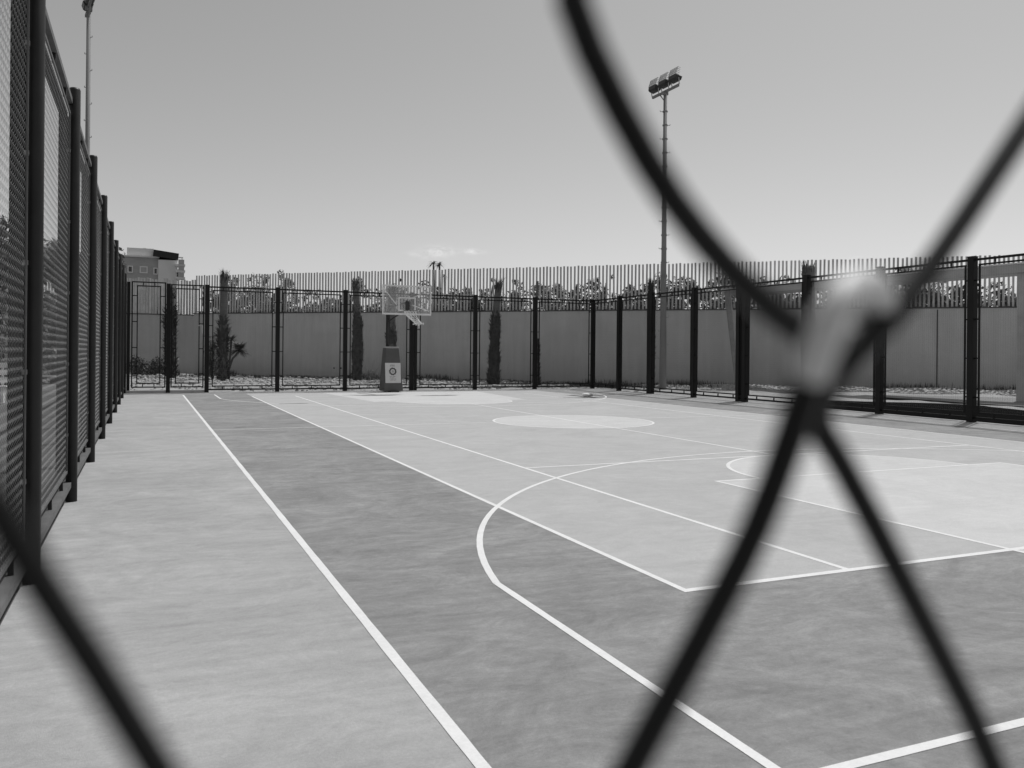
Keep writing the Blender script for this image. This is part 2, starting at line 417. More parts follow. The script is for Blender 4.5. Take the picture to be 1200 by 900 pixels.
def bxm(name, sx, sy, sz, m, bev=0):
    key = (name, round(sx, 3), round(sy, 3), round(sz, 3), m.name)
    if key not in _cache:
        b = MB(); b.box((0, 0, 0), (sx, sy, sz)); _cache[key] = mesh_of(b, name, m)
    return _cache[key]
def panel(parent, x0, x1, z0, z1, mesh_me, mw, mh, mrail, mframe, mclip, gap=.10, inset=.13, rails=True, clipside=4, y=0, flat=False, nclip=3, deep=0):
    """one mesh panel between two posts, in the parent's local x-z plane"""
    W_ = x1-x0-2*inset; Hh = z1-z0-2*gap
    cm = inst('chain_link_panel', mesh_me, parent, (x0+inset, y, z0+gap), scale=(W_/mw, 1, Hh/mh), kind=None)
    ms = (W_/mw, Hh/mh)
    def sub(name, me, loc, rot=(0, 0, 0)):   # parented to the fence itself: keeps scale clean
        o = inst(name, me, parent, loc, rot); return o
    if deep:                            # frame of deep flat bars standing out behind the mesh, with a tension bar in front
        for zz in (z0+gap, z1-gap):
            sub('frame_rail', bxm('frame_rail', W_+.02, deep, .012, mframe), ((x0+x1)/2, y+deep/2+.012, zz))
            sub('tension_bar', bxm('tension_bar', W_+.03, .012, .022, M_rail), ((x0+x1)/2, y-.008, zz))
        for xx in (x0+inset, x1-inset):
            sub('frame_stile', bxm('frame_stile', .012, deep-.002, Hh-.014, mframe), (xx, y+deep/2+.012, (z0+z1)/2))
            sub('tension_bar', bxm('tension_bar', .016, .010, Hh-.024, M_rail), (xx, y-.008, (z0+z1)/2))
    else:
      for zz in (z0+gap, z1-gap):
        sub('frame_rail', bxm('frame_rail', W_+2*FR, 2*FR, 2*FR, mframe), ((x0+x1)/2, y, zz))
      for xx in (x0+inset, x1-inset):
        sub('frame_stile', bxm('frame_stile', 2*FR-.004, 2*FR-.004, Hh-2*FR, mframe), (xx, y, (z0+z1)/2))
    if rails:
        for zz in (z0, z1):
            hh = .03 if not (flat and zz == z0) else .03
            sub('rail', bxm('rail', x1-x0-.02, .055 if not (flat and zz == z0) else .09, .05, mrail), ((x0+x1)/2, y, zz))
    else:
        for xx in (x0, x1):
            sub('leaf_stile', bxm('leaf_stile', .04, .04, z1-z0+.04, mframe), (xx, y, (z0+z1)/2))
        for zz in (z0, z1):
            sub('leaf_rail', bxm('leaf_rail', x1-x0-.042, .04, .04, mframe), ((x0+x1)/2, y, zz))
    for k in range(nclip):
        xx = x0+inset+W_*(k+.5)/nclip
        for a in (z0, z1-gap):
            sub('spacer', bxm('spacer', .03, .03, gap-.05, mframe), (xx, y, a+gap/2+.0))
    for k in range(clipside):
        zz = z0+(z1-z0)*(.13+.74*k/(clipside-1))
        for xx, sg in ((x0, 1), (x1, -1)):
            sub('clip', bxm('clip', inset-.03, .03, .03, mclip), (xx+sg*inset/2, y, zz))

# left fence: round pipe posts, plate behind, runs along +Y
LH = 4.05
mwL, mhL = 2.87, 3.7
me_left = chain_mesh(mwL, mhL, .0575, .062, .0010, 'chain_link_panel', M_mesh, k=4, off=.0035)
lf = empty('side_fence', (FX0, 0, 0), PI/2)
tag(lf, 'tall dark chain link fence with round pipe posts along the left side of the court', 'fence')
pb = MB(); pb.tube([(0, 0, 0), (0, 0, LH-.02), (0, 0, LH)], [.052, .052, .043], 20); me_lp = mesh_of(pb, 'post', M_steel2, True)
me_lp.polygons.foreach_set('use_smooth', [len(p.vertices) == 4 for p in me_lp.polygons])
ys = [6.15+3.13*k for k in range(-3, 9)]
for k, y in enumerate(ys):
    y = min(y, FY1)
    inst('post', me_lp, lf, (y, -.0, 0))
    if y < FY1-.1:
        pass
for a, c in zip(ys, ys[1:]):
    c = min(c, FY1)
    panel(lf, a, c, .17, LH-.14, me_left, mwL, mhL, M_rail, M_steel2, M_clip, gap=.13, inset=.085, y=.042, flat=True, clipside=5, deep=.078)

# far fence
FH = 3.74
fx = [1.95, 4.35, 6.80, 9.36, 11.98, 14.60, FX1]
mwF, mhF = 2.3, 3.4
me_far = chain_mesh(mwF, mhF, .064, .07, .0019, 'chain_link_panel', M_meshf, k=3)
ff = empty('end_fence', (0, FY1, 0)); tag(ff, 'dark chain link fence of square posts closing the far end behind the hoop', 'fence')
for x in fx:
    inst('post', bxm('post', .14, .14, FH, M_steel), ff, (x, 0, FH/2))
    inst('post_cap', bxm('post_cap', .155, .155, .02, M_steel), ff, (x, 0, FH+.011))
inst('post', bxm('post', .10, .14, FH-.02, M_steel), ff, (fx[3]+.16, 0, FH/2-.01))
xs = fx[:]
for i in range(len(fx)-1):
    a, c = fx[i], fx[i+1]
    if i == 3: a += .16
    panel(ff, a, c, .10, FH-.05, me_far, mwF, mhF, M_steel, M_steel, M_steel, gap=.12, inset=.19, nclip=3)

# gate of two leaves in the far left corner
gt = empty('double_gate', (0, FY1, 0)); tag(gt, 'narrow two leaf chain link gate in the far left corner beside the square post', 'gate')
for x in (-.55,): inst('post', bxm('post', .10, .10, FH+.05, M_steel), gt, (x, .02, FH/2))
inst('post', bxm('centre_post', .13, .13, FH+.02, M_steel), gt, (.70, 0, FH/2+.0))
panel(gt, -.44, .60, .20, FH+.03, me_far, mwF, mhF, M_steel, M_steel, M_steel, gap=.13, inset=.16, rails=False, nclip=2)
panel(gt, .80, 1.83, .20, FH-.02, me_far, mwF, mhF, M_steel, M_steel, M_steel, gap=.13, inset=.14, rails=False, nclip=2)
b = MB(); b.box((1.79, -.05, 2.2), (.04, .04, .28)); b.box((1.72, -.05, 2.33), (.16, .03, .03)); b.build('latch', M_clip, gt)

# right fence, runs towards the camera
ry = [29.03, 26.68, 24.05, 21.35, 18.67, 16.05, 13.42, 10.8, 8.2, 5.6, 3.0, .4]
rf = empty('side_fence', (FX1, 0, 0), PI/2); tag(rf, 'dark chain link fence of square posts along the right side in front of the shelter', 'fence')
me_r = chain_mesh(2.3, 3.4, .0575, .062, .0019, 'chain_link_panel', M_meshf, k=3)
for y in ry:
    inst('post', bxm('post', .15, .15, FH+.02, M_steel), rf, (y, 0, FH/2+.01))
    inst('post_cap', bxm('post_cap', .165, .165, .02, M_steel), rf, (y, 0, FH+.031))
for y in (21.35+.3, 26.68+.16): inst('post', bxm('post', .15, .15, FH+.02, M_steel), rf, (y, 0, FH/2+.01))
al = [FY1]+ry
for a, c in zip(al, al[1:]):
    panel(rf, c, a, .10, FH-.04, me_r, 2.3, 3.4, M_steel, M_steel, M_steel, gap=.12, inset=.18)

# ------------------------------------------------------------------ near end fence the photo is taken through
D = .076                                # the mesh hangs this far in front of the lens, parallel to the far fence
def onplane(u, v):                      # a bearing met by the plane of the near fence
    d = fwd*FPX + rgt*(u-600) + upv*(VC-v); t = D/d.y; return Vector((d.x*t, CAMH+d.z*t))
N0 = onplane(985, 400)
def prof(pts):                          # offsets of one twist from its crossing; z > 0 stands out of the plane of the mesh
    out = []
    for x, y, z in pts:
        p = onplane(985+x, 400-y); k = 1-z*.0016
        out.append((Vector((p.x*k-N0.x, (p.y-CAMH)*k+CAMH-N0.y)), D*(1-k)))
    return out
NA = prof([(-315, 400, 0), (-225, 210, 0), (-135, 90, -4), (-50, 14, -16), (0, -4, -30), (34, 14, -26), (48, 44, 0), (34, 68, 50), (8, 60, 95), (-16, 12, 105), (-46, -75, 70), (-97, -215, 25), (-165, -350, 8), (-245, -500, 0)])
NB = prof([(215, 250, 0), (115, 100, 2), (58, 28, 4), (12, -18, 4), (-16, -58, -6), (-26, -95, -16), (2, -145, -14), (65, -265, -4), (180, -500, 0)])
HW, HD = .82*D, 1.30*D                # half width, half height of a diamond
gb = MB(); lit_faces = []; ncol, nrow = 9, 11
for c_ in range(-2*ncol, 2*ncol+1):
    pts = []; hooks = []
    for rw in range(nrow, -nrow-1, -1):
        rb = (rw+c_) % 2 == 0
        col_, pr = (c_, NA) if rb else (c_-1, NB)
        bx_ = col_*HW; bz_0 = rw*HD
        if (c_, rw) == (-1, 0):            # one stretched diamond: its lower leg runs flatter
            pr = NB[:5]+[(onplane(u, v)-N0+Vector((2*HW, 0)), 0) for u, v in ((-110, 455), (-50, 530), (0, 600), (50, 686), (108, 776), (184, 900), (280, 1055), (330, 1130))]
        if (c_, rw) == (-1, -1): pr = NA[2:]
        if (c_, rw) == (0, 0): pr = NA+[(onplane(684, 1010)-N0, 0)]
        if (c_, rw) == (1, 0): pr = [(onplane(u, v)-N0, 0) for u, v in ((1275, 20), (1240, 85))]+NB
        mk_ = len(pts)
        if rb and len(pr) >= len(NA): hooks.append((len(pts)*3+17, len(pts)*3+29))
        for o_, z in pr: pts.append(Vector((N0.x+bx_+o_.x, D-z, N0.y+bz_0+o_.y)))
    f0 = len(gb.f); gb.tube(catmull(pts, 3), (.00185 if c_ == 0 else .0017) if c_ > -1 else .0016, 8)
    for a_, c2 in hooks: lit_faces.extend(range(f0+a_*8, f0+c2*8))
ng = empty('near_end_fence', (0, D, 0))
tag(ng, 'black chain link mesh right in front of the viewer, its wires large and blurred', 'fence')
xlo, xhi = min(v[0] for v in gb.v), max(v[0] for v in gb.v); zlo, zhi = min(v[2] for v in gb.v), max(v[2] for v in gb.v)
gb.v = [(v[0], v[1]-D, v[2]) for v in gb.v]
gm = gb.build('chain_link_mesh', M_near, ng, smooth=True, kind='stuff'); gm.data.materials.append(M_hooklit)
for i in lit_faces:  # bend faces take the painted sun highlight
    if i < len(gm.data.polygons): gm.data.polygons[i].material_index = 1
for x in (xlo, xhi): inst('stile', bxm('stile', .05, .05, zhi-zlo+.1, M_steel), ng, (x, 0, (zlo+zhi)/2))
for z in (zlo, zhi): inst('cross_rail', bxm('cross_rail', xhi-xlo-.05, .05, .05, M_steel), ng, ((xlo+xhi)/2, 0, z))
for x in (xlo-.12, xhi+.12): inst('post', bxm('near_post', .1, .1, zhi+.1, M_steel), ng, (x, 0, (zhi+.1)/2))

# ------------------------------------------------------------------ long wall with slatted screen
WD = Vector((1, -.91, 0)).normalized(); wang = math.atan2(WD.y, WD.x)
wl = empty('slatted_wall', (2.35, WL(2.35), 0), wang)
tag(wl, 'long grey rendered wall topped by a screen of upright slats behind the fences', 'wall')
WLEN = 50; T = .22
b = MB(); b.box((WLEN/2, T/2, 1.7-.25), (WLEN, T, 3.4+.5)); b.build('rendered_wall', M_wall, wl)
b = MB(); b.box((WLEN/2, T/2, 3.4+.025), (WLEN+.02, T+.06, .05)); b.build('coping', M_coping, wl)
b = MB(); b.box((WLEN/2, T/2+.05, 3.52), (WLEN, .05, .05)); b.build('slat_rail', M_coping, wl)
sp = .165; nsl = int(WLEN/sp)
variants = []
for k in range(4): variants.append(mesh_of(MB().box((0, 0, 0), (.078, .03, 2.0)), 'slat', M_slat))
rnd = random.Random(11)
for i in range(min(nsl, 298)):
    x = .08+i*sp
    inst('slat', variants[i % 4], wl, (x+rnd.uniform(-.008, .008), T/2-.0, 3.46+1.0+rnd.uniform(-.012, .03)), (rnd.gauss(0, .004), rnd.gauss(0, .006), rnd.gauss(0, .08)))
# cable down the wall
dcab = (Vector((29.0, 24.0, 0))-Vector((2.35, WL(2.35), 0))).dot(WD)
b = MB(); b.box((dcab-.03, -.012, 1.75), (.035, .02, 3.2)); b.build('drain_pipe', M_black, wl)
b = MB(); b.tube([(dcab-5.05, -.002, 2.32), (dcab-5.05, -.03, 2.32)], .13, 16); o = b.build('wall_vent', M_coping, wl)
for xx in (8.6, 9.0): b = MB(); b.tube([(xx, -.001, .62), (xx, -.02, .62)], .04, 10); b.build('pipe_stub', M_black, wl)

# set-back stretch of wall with pale slats
w2 = empty('pale_slatted_wall', (-9.0, 52.6+.0, 0), math.atan2(-1.0, 11.4))
tag(w2, 'set back wall with pale closely spaced slats beyond the corner gate', 'wall')
L2 = 11.75
b = MB(); b.box((L2/2, .1, 1.6), (L2, .2, 3.7)); b.build('rendered_wall', M_wall, w2)
b = MB(); b.box((L2/2, .1, 3.475), (L2+.02, .26, .05)); b.build('coping', M_coping, w2)
ps = mesh_of(MB().box((0, 0, 0), (.115, .03, 1.98)), 'slat', M_slatp)
n2 = int(L2/.15)
for i in range(n2):
    inst('slat', ps, w2, (.07+i*.15, .06, 3.5+.99+rnd.uniform(-.06, .06)), (0, rnd.gauss(0, .01), rnd.gauss(.35, .2)))
# return wall joining the two
p_a = Vector((2.62, 51.58)); p_b = Vector((2.45, WL(2.35)+.1))

# ------------------------------------------------------------------ shelter slab with columns, right
sh = empty('shelter', (22.6, 29.4, 0), 0); tag(sh, 'long flat concrete shelter roof on columns beside the right fence', 'shelter')
d2 = Vector((23.9-22.4, 12-29.6)); L3 = 24; ang3 = math.atan2(d2.y, d2.x)
R3m = Matrix.Rotation(ang3, 3, 'Z')
b = MB(); c3 = R3m @ Vector((L3/2, .6, 0)); b.box((c3.x, c3.y, 4.12), (L3, 1.2, .24), ang3); b.build('roof_slab', M_conc, sh)
c3 = R3m @ Vector((L3/2, .6, 0)); b = MB(); b.box((c3.x, c3.y, 4.265), (L3+.08, 1.28, .045), ang3); b.build('roof_edge', M_white, sh)
for t_ in (12.6, 19.5):
    c3 = R3m @ Vector((t_, .35, 0)); b = MB(); b.box((c3.x, c3.y, 2.0), (.32, .32, 4.0), ang3); b.build('column', M_conc, sh)
b = MB(); b.tube([(at(866, 26.2)-22.6, 26.2-29.4, -.05), (at(852, 27.5)-22.6, 27.5-29.4, 4.0)], [.10, .14], 10); b.build('leaning_column', M_coping2, sh)

# ------------------------------------------------------------------ basketball hoop
HX, HY = CX-.12, 28.95
hp = empty('basketball_hoop', (8.28, 30.15, 0)); tag(hp, 'portable basketball hoop with padded base, poster and clear backboard at the far end', 'basketball hoop')
ox, oy = -8.28, -30.15
def V3(x, y, z): return (x+ox, y+oy, z)
# padded base: tapered box
b = MB(); bz = [(.04, .37, .34), (1.62, .25, .22)]; n = 0
for z, hx, hy in bz:
    for sx, sy in ((-1, -1), (1, -1), (1, 1), (-1, 1)): b.v.append((sx*hx, sy*hy + (.08 if z > 1 else 0), z))
b.f = [(3, 2, 1, 0), (4, 5, 6, 7)]+[(i, (i+1) % 4, 4+(i+1) % 4, 4+i) for i in range(4)]
b.build('base_padding', M_pad, hp, bevel=.03)
b = MB(); b.box((0, .1, 1.645), (.50, .42, .04)); b.build('pad_cap', M_louvre, hp)
b = MB(); b.box((.03, -.22, .028), (.3, .45, .05)); b.build('base_foot', M_black, hp)
# poster on the sloping front of the padding
fs = ((-.52)-(-.30+.08))/(.04-1.62)
def front(z): return -.34+(z-.04)*((-.14+.34)/(1.58))-.006
po = MB(); za, zb = .34, 1.07
po.v = [(-.29, front(za), za), (.29, front(za), za), (.29, front(zb), zb), (-.29, front(zb), zb), (-.29, front(za)+.01, za), (.29, front(za)+.01, za), (.29, front(zb)+.01, zb), (-.29, front(zb)+.01, zb)]
po.f = [(0, 1, 2, 3), (7, 6, 5, 4), (0, 4, 5, 1), (1, 5, 6, 2), (2, 6, 7, 3), (3, 7, 4, 0)]
pst = po.build('poster', M_poster, hp)
mk = MB()
def fp(x, z, o=.004): return (x, front(z)-o, z)
for i in range(20):                      # ring emblem with a lobed rim
    a, c = 2*PI*i/20, 2*PI*(i+1)/20; ro = .135*(1.06 if i % 2 else .96); ri = .085
    q = lambda r, t: fp(-.01+r*math.cos(t), .76+r*math.sin(t))
    mk.quad(q(ri, a), q(ro, a), q(ro, c), q(ri, c))
mk.build('emblem', M_ink, pst)
mk = MB()
for i in range(5):
    a = 2*PI*i/5+.3; q = [fp(-.01+.05*math.cos(a+d), .76+.05*math.sin(a+d), .005) for d in (-.35, .35)]; mk.tri(q[0], q[1], fp(-.01, .76, .005))
for xx, zz, ww, hh_ in ((-.01, .985, .16, .022), (-.01, .945, .19, .03), (-.01, .56, .24, .022), (-.03, .52, .17, .018), (.0, .47, .26, .026), (-.01, .43, .21, .016)):
    n_ = int(ww/.022)
    for i in range(n_):
        x0 = xx-ww/2+i*.022
        if (i*7+int(zz*100)) % 6 == 0: continue
        mk.quad(fp(x0, zz), fp(x0+.016, zz), fp(x0+.016, zz+hh_), fp(x0, zz+hh_))
mk.build('print', M_ink2, pst)
# mast and arm
b = MB(); b.tube([(-.07, .25, .5), (-.07, .25, 2.9), (-.02, .05, 3.2)], [.075, .075, .07], 12); b.build('mast', M_steel2, hp, smooth=True)
b = MB(); b.tube([(-.05, .1, 3.15), V3(HX-.02, HY+.1, 3.22)], .045, 8); b.tube([(-.07, .2, 2.6), V3(HX-.02, HY+.1, 2.98)], .03, 8); b.build('arm', M_steel2, hp)
# backboard
zb0, zb1 = 2.82, 3.82
bd = MB().box(V3(HX, HY, (zb0+zb1)/2), (1.74, .012, 1.0)).build('backboard', m_gl, hp)
b = MB()
for z, hh_ in ((zb0, .06), (zb1, .05)): b.box(V3(HX, HY, z), (1.80, .04, hh_))
for s_ in (-1, 1): b.box(V3(HX+.88*s_, HY, (zb0+zb1)/2), (.045, .036, zb1-zb0-.06))
b.build('board_frame', M_white, bd)
b = MB(); tx, t0, t1 = .295, zb0+.13, zb0+.58
for s_ in (-1, 1): b.box(V3(HX+tx*s_, HY-.009, (t0+t1)/2), (.05, .004, t1-t0+.05))
for z in (t0, t1): b.box(V3(HX, HY-.009, z), (2*tx-.05, .004, .05))
b.build('target_square', M_white, bd)
b = MB()
for (xa, za_, xb, zb_) in ((-.88, 3.75, -.35, 3.15), (.52, 3.55, .1, 3.35), (.2, 3.15, .86, 2.95), (-.85, 3.0, -.72, 3.35)):
    b.tube([V3(HX+xa, HY+.05, za_), V3(HX+xb, HY+.12, zb_)], .018, 6)
b.build('brace', M_white, bd)
b = MB(); b.box(V3(HX, HY-.06, 3.12), (.13, .10, .32)); b.build('rim_mount', M_black, hp)
b = MB(); RR = .225; rc = (HX, HY-.12-RR-.05, 2.93)
ring = [(rc[0]+RR*math.cos(a), rc[1]+RR*math.sin(a), rc[2]) for a in [2*PI*i/24 for i in range(25)]]
b.tube([V3(*p) for p in ring], .012, 6, cap=False)
for s_ in (-.09, .09): b.tube([V3(HX+s_, HY-.1, 2.93), V3(HX+s_*1.3, HY-.17, 2.93)], .012, 6)
b.build('rim', M_rim, hp)
# net, blown to the right, with a bunched pale knot at the bottom
nb = MB(); NS = 12; rows = 7; P_ = {}
for r_ in range(rows+1):
    f = r_/rows; rad = RR*(1-.52*f); zz = rc[2]-.45*f; sx = .30*f*f
    for i in range(NS):
        a = 2*PI*(i+(.5 if r_ % 2 else 0))/NS; P_[r_, i] = V3(rc[0]+sx+rad*math.cos(a), rc[1]+rad*math.sin(a), zz+.04*math.sin(a*2+f*3)*f)
for r_ in range(rows):
    for i in range(NS):
        for j in ((i, (i-1) % NS) if r_ % 2 == 0 else (i, (i+1) % NS)):
            nb.tube([P_[r_, i], P_[r_+1, j]], .009, 4, cap=False)
net = nb.build('net', M_net, hp)
b = MB(); rnd = random.Random(2)
for i in range(14):
    p = Vector(V3(rc[0]+.36+rnd.gauss(0, .05), rc[1]+rnd.gauss(0, .05), 2.49+rnd.gauss(0, .035))); q = p+Vector((rnd.gauss(0, .06), rnd.gauss(0, .05), rnd.gauss(0, .04)))
    b.tube([p, (p+q)/2+Vector((0, 0, .02)), q], .022, 5)
b.build('net_knot', M_net, net)

# ------------------------------------------------------------------ palms with tied crowns
def bz_(x, y): return bedz(x, y)
def palm(x, y, htop, hfib, r_fib, r_top, lean=(0, 0), label='', tuft=True, seed=1, fibre_from=0, group=None, ragged=0.0, dark_top=True):
    rd = random.Random(seed)
    root = empty('palm_tree', (x, y, 0)); tag(root, label, 'palm tree', group)
    def ax(z):
        f = z/htop; return Vector((lean[0]*f*f+.03*math.sin(f*5+seed), lean[1]*f*f, z))
    n = 14; b = MB(); b.tube([ax(htop*i/n) for i in range(n+1)], [(r_top*1.15)*(1-.25*i/n)*rd.uniform(.94, 1.07) for i in range(n+1)], 10)
    b.build('trunk', M_bark, root, smooth=True)
    # shaggy skirt of old leaf bases: hundreds of small upward stubs over a lumpy core
    fb = MB(); m = 16
    pr = [ax(fibre_from+(hfib-fibre_from)*i/m) for i in range(m+1)]
    def rf_(f): return r_fib*(.92+.10*math.sin(f*7+seed)+.06*math.sin(f*19))*(1 if f < .82 else 1-.45*(f-.82)/.18)
    fb.tube(pr, [rf_(i/m)*.86 for i in range(m+1)], 12)
    for i in range(620):
        f = rd.random(); z = fibre_from+(hfib-fibre_from)*f; a = rd.uniform(0, 2*PI); c = ax(z); r = rf_(f)*.82
        d = Vector((math.cos(a), math.sin(a), 0)); t_ = Vector((-d.y, d.x, 0)); wdt = rd.uniform(.025, .06); ln_ = rd.uniform(.08, .2)*(1+ragged)
        p = c+d*r; tip = c+d*(r+rd.uniform(.03, .11)*(1+ragged*2))+Vector((0, 0, ln_*rd.choice((1, 1, 1, -.6))))+t_*rd.gauss(0, .04)
        fb.tri(p-t_*wdt, p+t_*wdt, tip); fb.tri(p-t_*wdt+Vector((0, 0, .05)), tip, p+t_*wdt+Vector((0, 0, .05)))
    fb.build('fibre_skirt', M_fibre, root)
    if tuft:
        tb = MB()
        for i in range(90):
            z = htop-rd.uniform(0, .5); a = rd.uniform(0, 2*PI); c = ax(z); d = Vector((math.cos(a), math.sin(a), 0)); t_ = Vector((-d.y, d.x, 0))*.02
            p = c+d*r_top*.7; mid = p+d*rd.uniform(.02, .1)+Vector((0, 0, rd.uniform(.1, .22))); tip = mid+d*rd.uniform(-.06, .1)+Vector((0, 0, rd.uniform(.05, .2)))
            tb.tri(p-t_, p+t_, mid); tb.quad(p-t_, mid-t_*.7, tip, mid+t_*.7)
        tb.build('leaf_tuft', M_fibre if dark_top else M_bark, root)
    return root
def spot(u, off):                       # bearing u, a given distance in front of the long wall
    d = fwd*FPX+rgt*(u-600); k = d.x/d.y; y = 50.4/(1+.91*k)-off; return k*y, y
x, y = spot(262, 6.5); palm(x, y, 4.95, 2.95, .22, .19, (-.02, 0), 'palm trunk with shaggy lower half standing among leafy plants left of centre', seed=3, ragged=.8)
x, y = spot(419, 3.0); palm(x, y, 4.65, 3.55, .29, .17, (-.12, 0), 'upright palm trunk with short tuft beside the dry grass plant', seed=5)
x, y = spot(459, 3.6); palm(x, y, 4.3, 2.75, .27, .20, (0, 0), 'palm trunk standing right behind the basketball backboard', seed=8, tuft=True)
x, y = spot(578, 2.6); palm(x, y, 4.55, 3.2, .29, .17, (.28, 0), 'leaning palm trunk right of the hoop with dark fibrous tuft', seed=13, ragged=.2)
x, y = spot(200, 5.0); palm(x, y, 4.4, 3.6, .26, .2, (0, 0), 'dark ragged palm trunk behind the centre post of the corner gate', seed=21, ragged=1.0)
x, y = spot(948, 2.6); palm(x, y, 4.85, 2.9, .27, .26, (-.08, 0), 'palm trunk with spiky crown rising behind the right fence', seed=27, ragged=.4)
x, y = spot(763, 2.2); palm(x, y, 4.4, 4.3, .13, .10, (0, 0), 'thin dark palm stem rising behind a right fence post', seed=31, ragged=0)
x, y = spot(629, 2.2); palm(x, y, 4.6, 2.0, .12, .06, (0, 0), 'very thin bare stem behind a post of the end fence', seed=33, tuft=False)

# yucca with one head, leafy climber, dry grass plant
def strap(b, p, d, ln_, droop, wd, seg=4):
    p = Vector(p); d = Vector(d).normalized(); side = d.cross(Vector((0, 0, 1)))
    side = (side.normalized() if side.length > .01 else Vector((1, 0, 0)))*wd; pts = []
    for i in range(seg+1):
        f = i/seg; q = p+d*ln_*f+Vector((0, 0, -droop*ln_*f*f)); pts.append((q, 1-f*.95))
    for (q0, w0), (q1, w1) in zip(pts, pts[1:]): b.quad(q0-side*w0, q0+side*w0, q1+side*w1, q1-side*w1)
def rdir(rd, up=.2):
    a = rd.uniform(0, 2*PI); return Vector((math.cos(a), math.sin(a), rd.uniform(-.5, 1.3)+up))
rd = random.Random(9)
x, y = spot(268, 6.2); yr = empty('yucca', (x, y, 0)); tag(yr, 'yucca with a round spiky head on a curved stem, right of the shaggy palm', 'yucca')
b = MB(); b.tube([(0, 0, 0), (.02, 0, .6), (.18, 0, 1.1), (.50, 0, 1.45)], [.06, .05, .05, .05], 8); b.build('stem', M_wood, yr, smooth=True)
b = MB()
for i in range(260): strap(b, (.46, 0, 1.5), rdir(rd), rd.uniform(.5, .8), .3, .045)
b.build('leaf_head', M_leaf, yr)
b = MB()
for i in range(90): strap(b, (.12, 0, 1.95), rdir(rd), rd.uniform(.3, .55), .3, .035)
b.build('leaf_head', M_leaf, yr)
b = MB(); b.tube([(0, 0, 0), (.05, 0, 1.0), (.12, 0, 1.95)], .04, 8); b.build('stem', M_wood, yr)
x, y = spot(249, 6.9); br = empty('leafy_shrub', (x, y, 0)); tag(br, 'tall loose shrub with pale leaves between the square post and the shaggy palm', 'shrub')
b = MB(); s2 = MB()
for k in range(7):
    tx_, ty_ = rd.uniform(-.3, .3), rd.uniform(-.3, .3); hh_ = rd.uniform(1.2, 2.5)
    s2.tube([(0, 0, 0), (tx_*.6, ty_*.6, hh_*.5), (tx_, ty_, hh_)], [.03, .02, .01], 5)
    for i in range(60):
        f = rd.uniform(.25, 1); strap(b, (tx_*f+rd.gauss(0, .09), ty_*f, hh_*f), rdir(rd, .1), rd.uniform(.2, .42), .5, .055, 2)
s2.build('stem', M_wood, br); b.build('foliage', M_leafl, br)
x, y = spot(201, 4.6); br = empty('climbing_plant', (x, y, 0)); tag(br, 'ragged leafy plant at the foot of the gate side palm', 'plant')
b = MB(); s2 = MB()
for k in range(5):
    hh_ = rd.uniform(.8, 1.6); tx_ = rd.uniform(-.1, .35)
    s2.tube([(0, 0, 0), (tx_*.5, 0, hh_*.5), (tx_, 0, hh_)], [.02, .015, .01], 5)
    for i in range(40): f = rd.uniform(.1, 1); strap(b, (tx_*f+rd.gauss(0, .06), rd.gauss(0, .1), hh_*f), rdir(rd, .1), rd.uniform(.12, .25), .5, .03, 2)
s2.build('stem', M_wood, br); b.build('foliage', M_leafl, br)
x, y = spot(434, 2.2); gr2 = empty('dry_grass_plant', (x, y, .1)); tag(gr2, 'dry arching grass plant between the two palms behind the end fence', 'plant')
b = MB()
for i in range(90):
    d = Vector((rd.gauss(.1, .35), rd.gauss(0, .35), 1)); strap(b, (rd.gauss(0, .12), rd.gauss(0, .12), 0), d, rd.uniform(.8, 1.7), rd.uniform(.2, .9), .012, 7)
b.build('blades', M_leafl, gr2)
# two dark mounded bushes behind the corner gate
def clump(b, rd, c, r, n, ls, flat=1.0):
    for i in range(n):
        v = Vector((rd.gauss(0, 1), rd.gauss(0, 1), rd.gauss(0, 1))).normalized()*r*rd.uniform(.55, 1.05); v.z *= flat
        p = Vector(c)+v; n_ = (v.normalized()+Vector((rd.gauss(0, .5), rd.gauss(0, .5), rd.gauss(0, .5)))).normalized()
        t_ = n_.cross(Vector((rd.random(), rd.random(), rd.random()+.1))).normalized()*ls*rd.uniform(.6, 1.4); q = n_.cross(t_)*.5
        b.quad(p-t_, p-q, p+t_, p+q)
for (u, lab, wd) in ((163, 'low dark bush at the wall foot behind the left gate leaf, near the side fence', .95), (184, 'low dark bush behind the left gate leaf, next to the centre post', .8)):
    Y = 47.6; X = at(u, Y); bo = empty('bush', (X, Y, 0)); tag(bo, lab, 'bush', 'low bushes behind the corner gate')
    b = MB()
    for k in range(9):
        a = rd.uniform(0, 2*PI); clump(b, rd, (math.cos(a)*wd*.5*rd.random(), math.sin(a)*.4, .35+rd.uniform(0, .45)), .42, 130, .06)
    b.build('foliage', M_leaf, bo); s2 = MB(); s2.tube([(0, 0, 0), (.1, 0, .6)], .04, 6); s2.tube([(0, 0, 0), (-.2, 0, .6)], .03, 6); s2.build('stem', M_wood, bo)

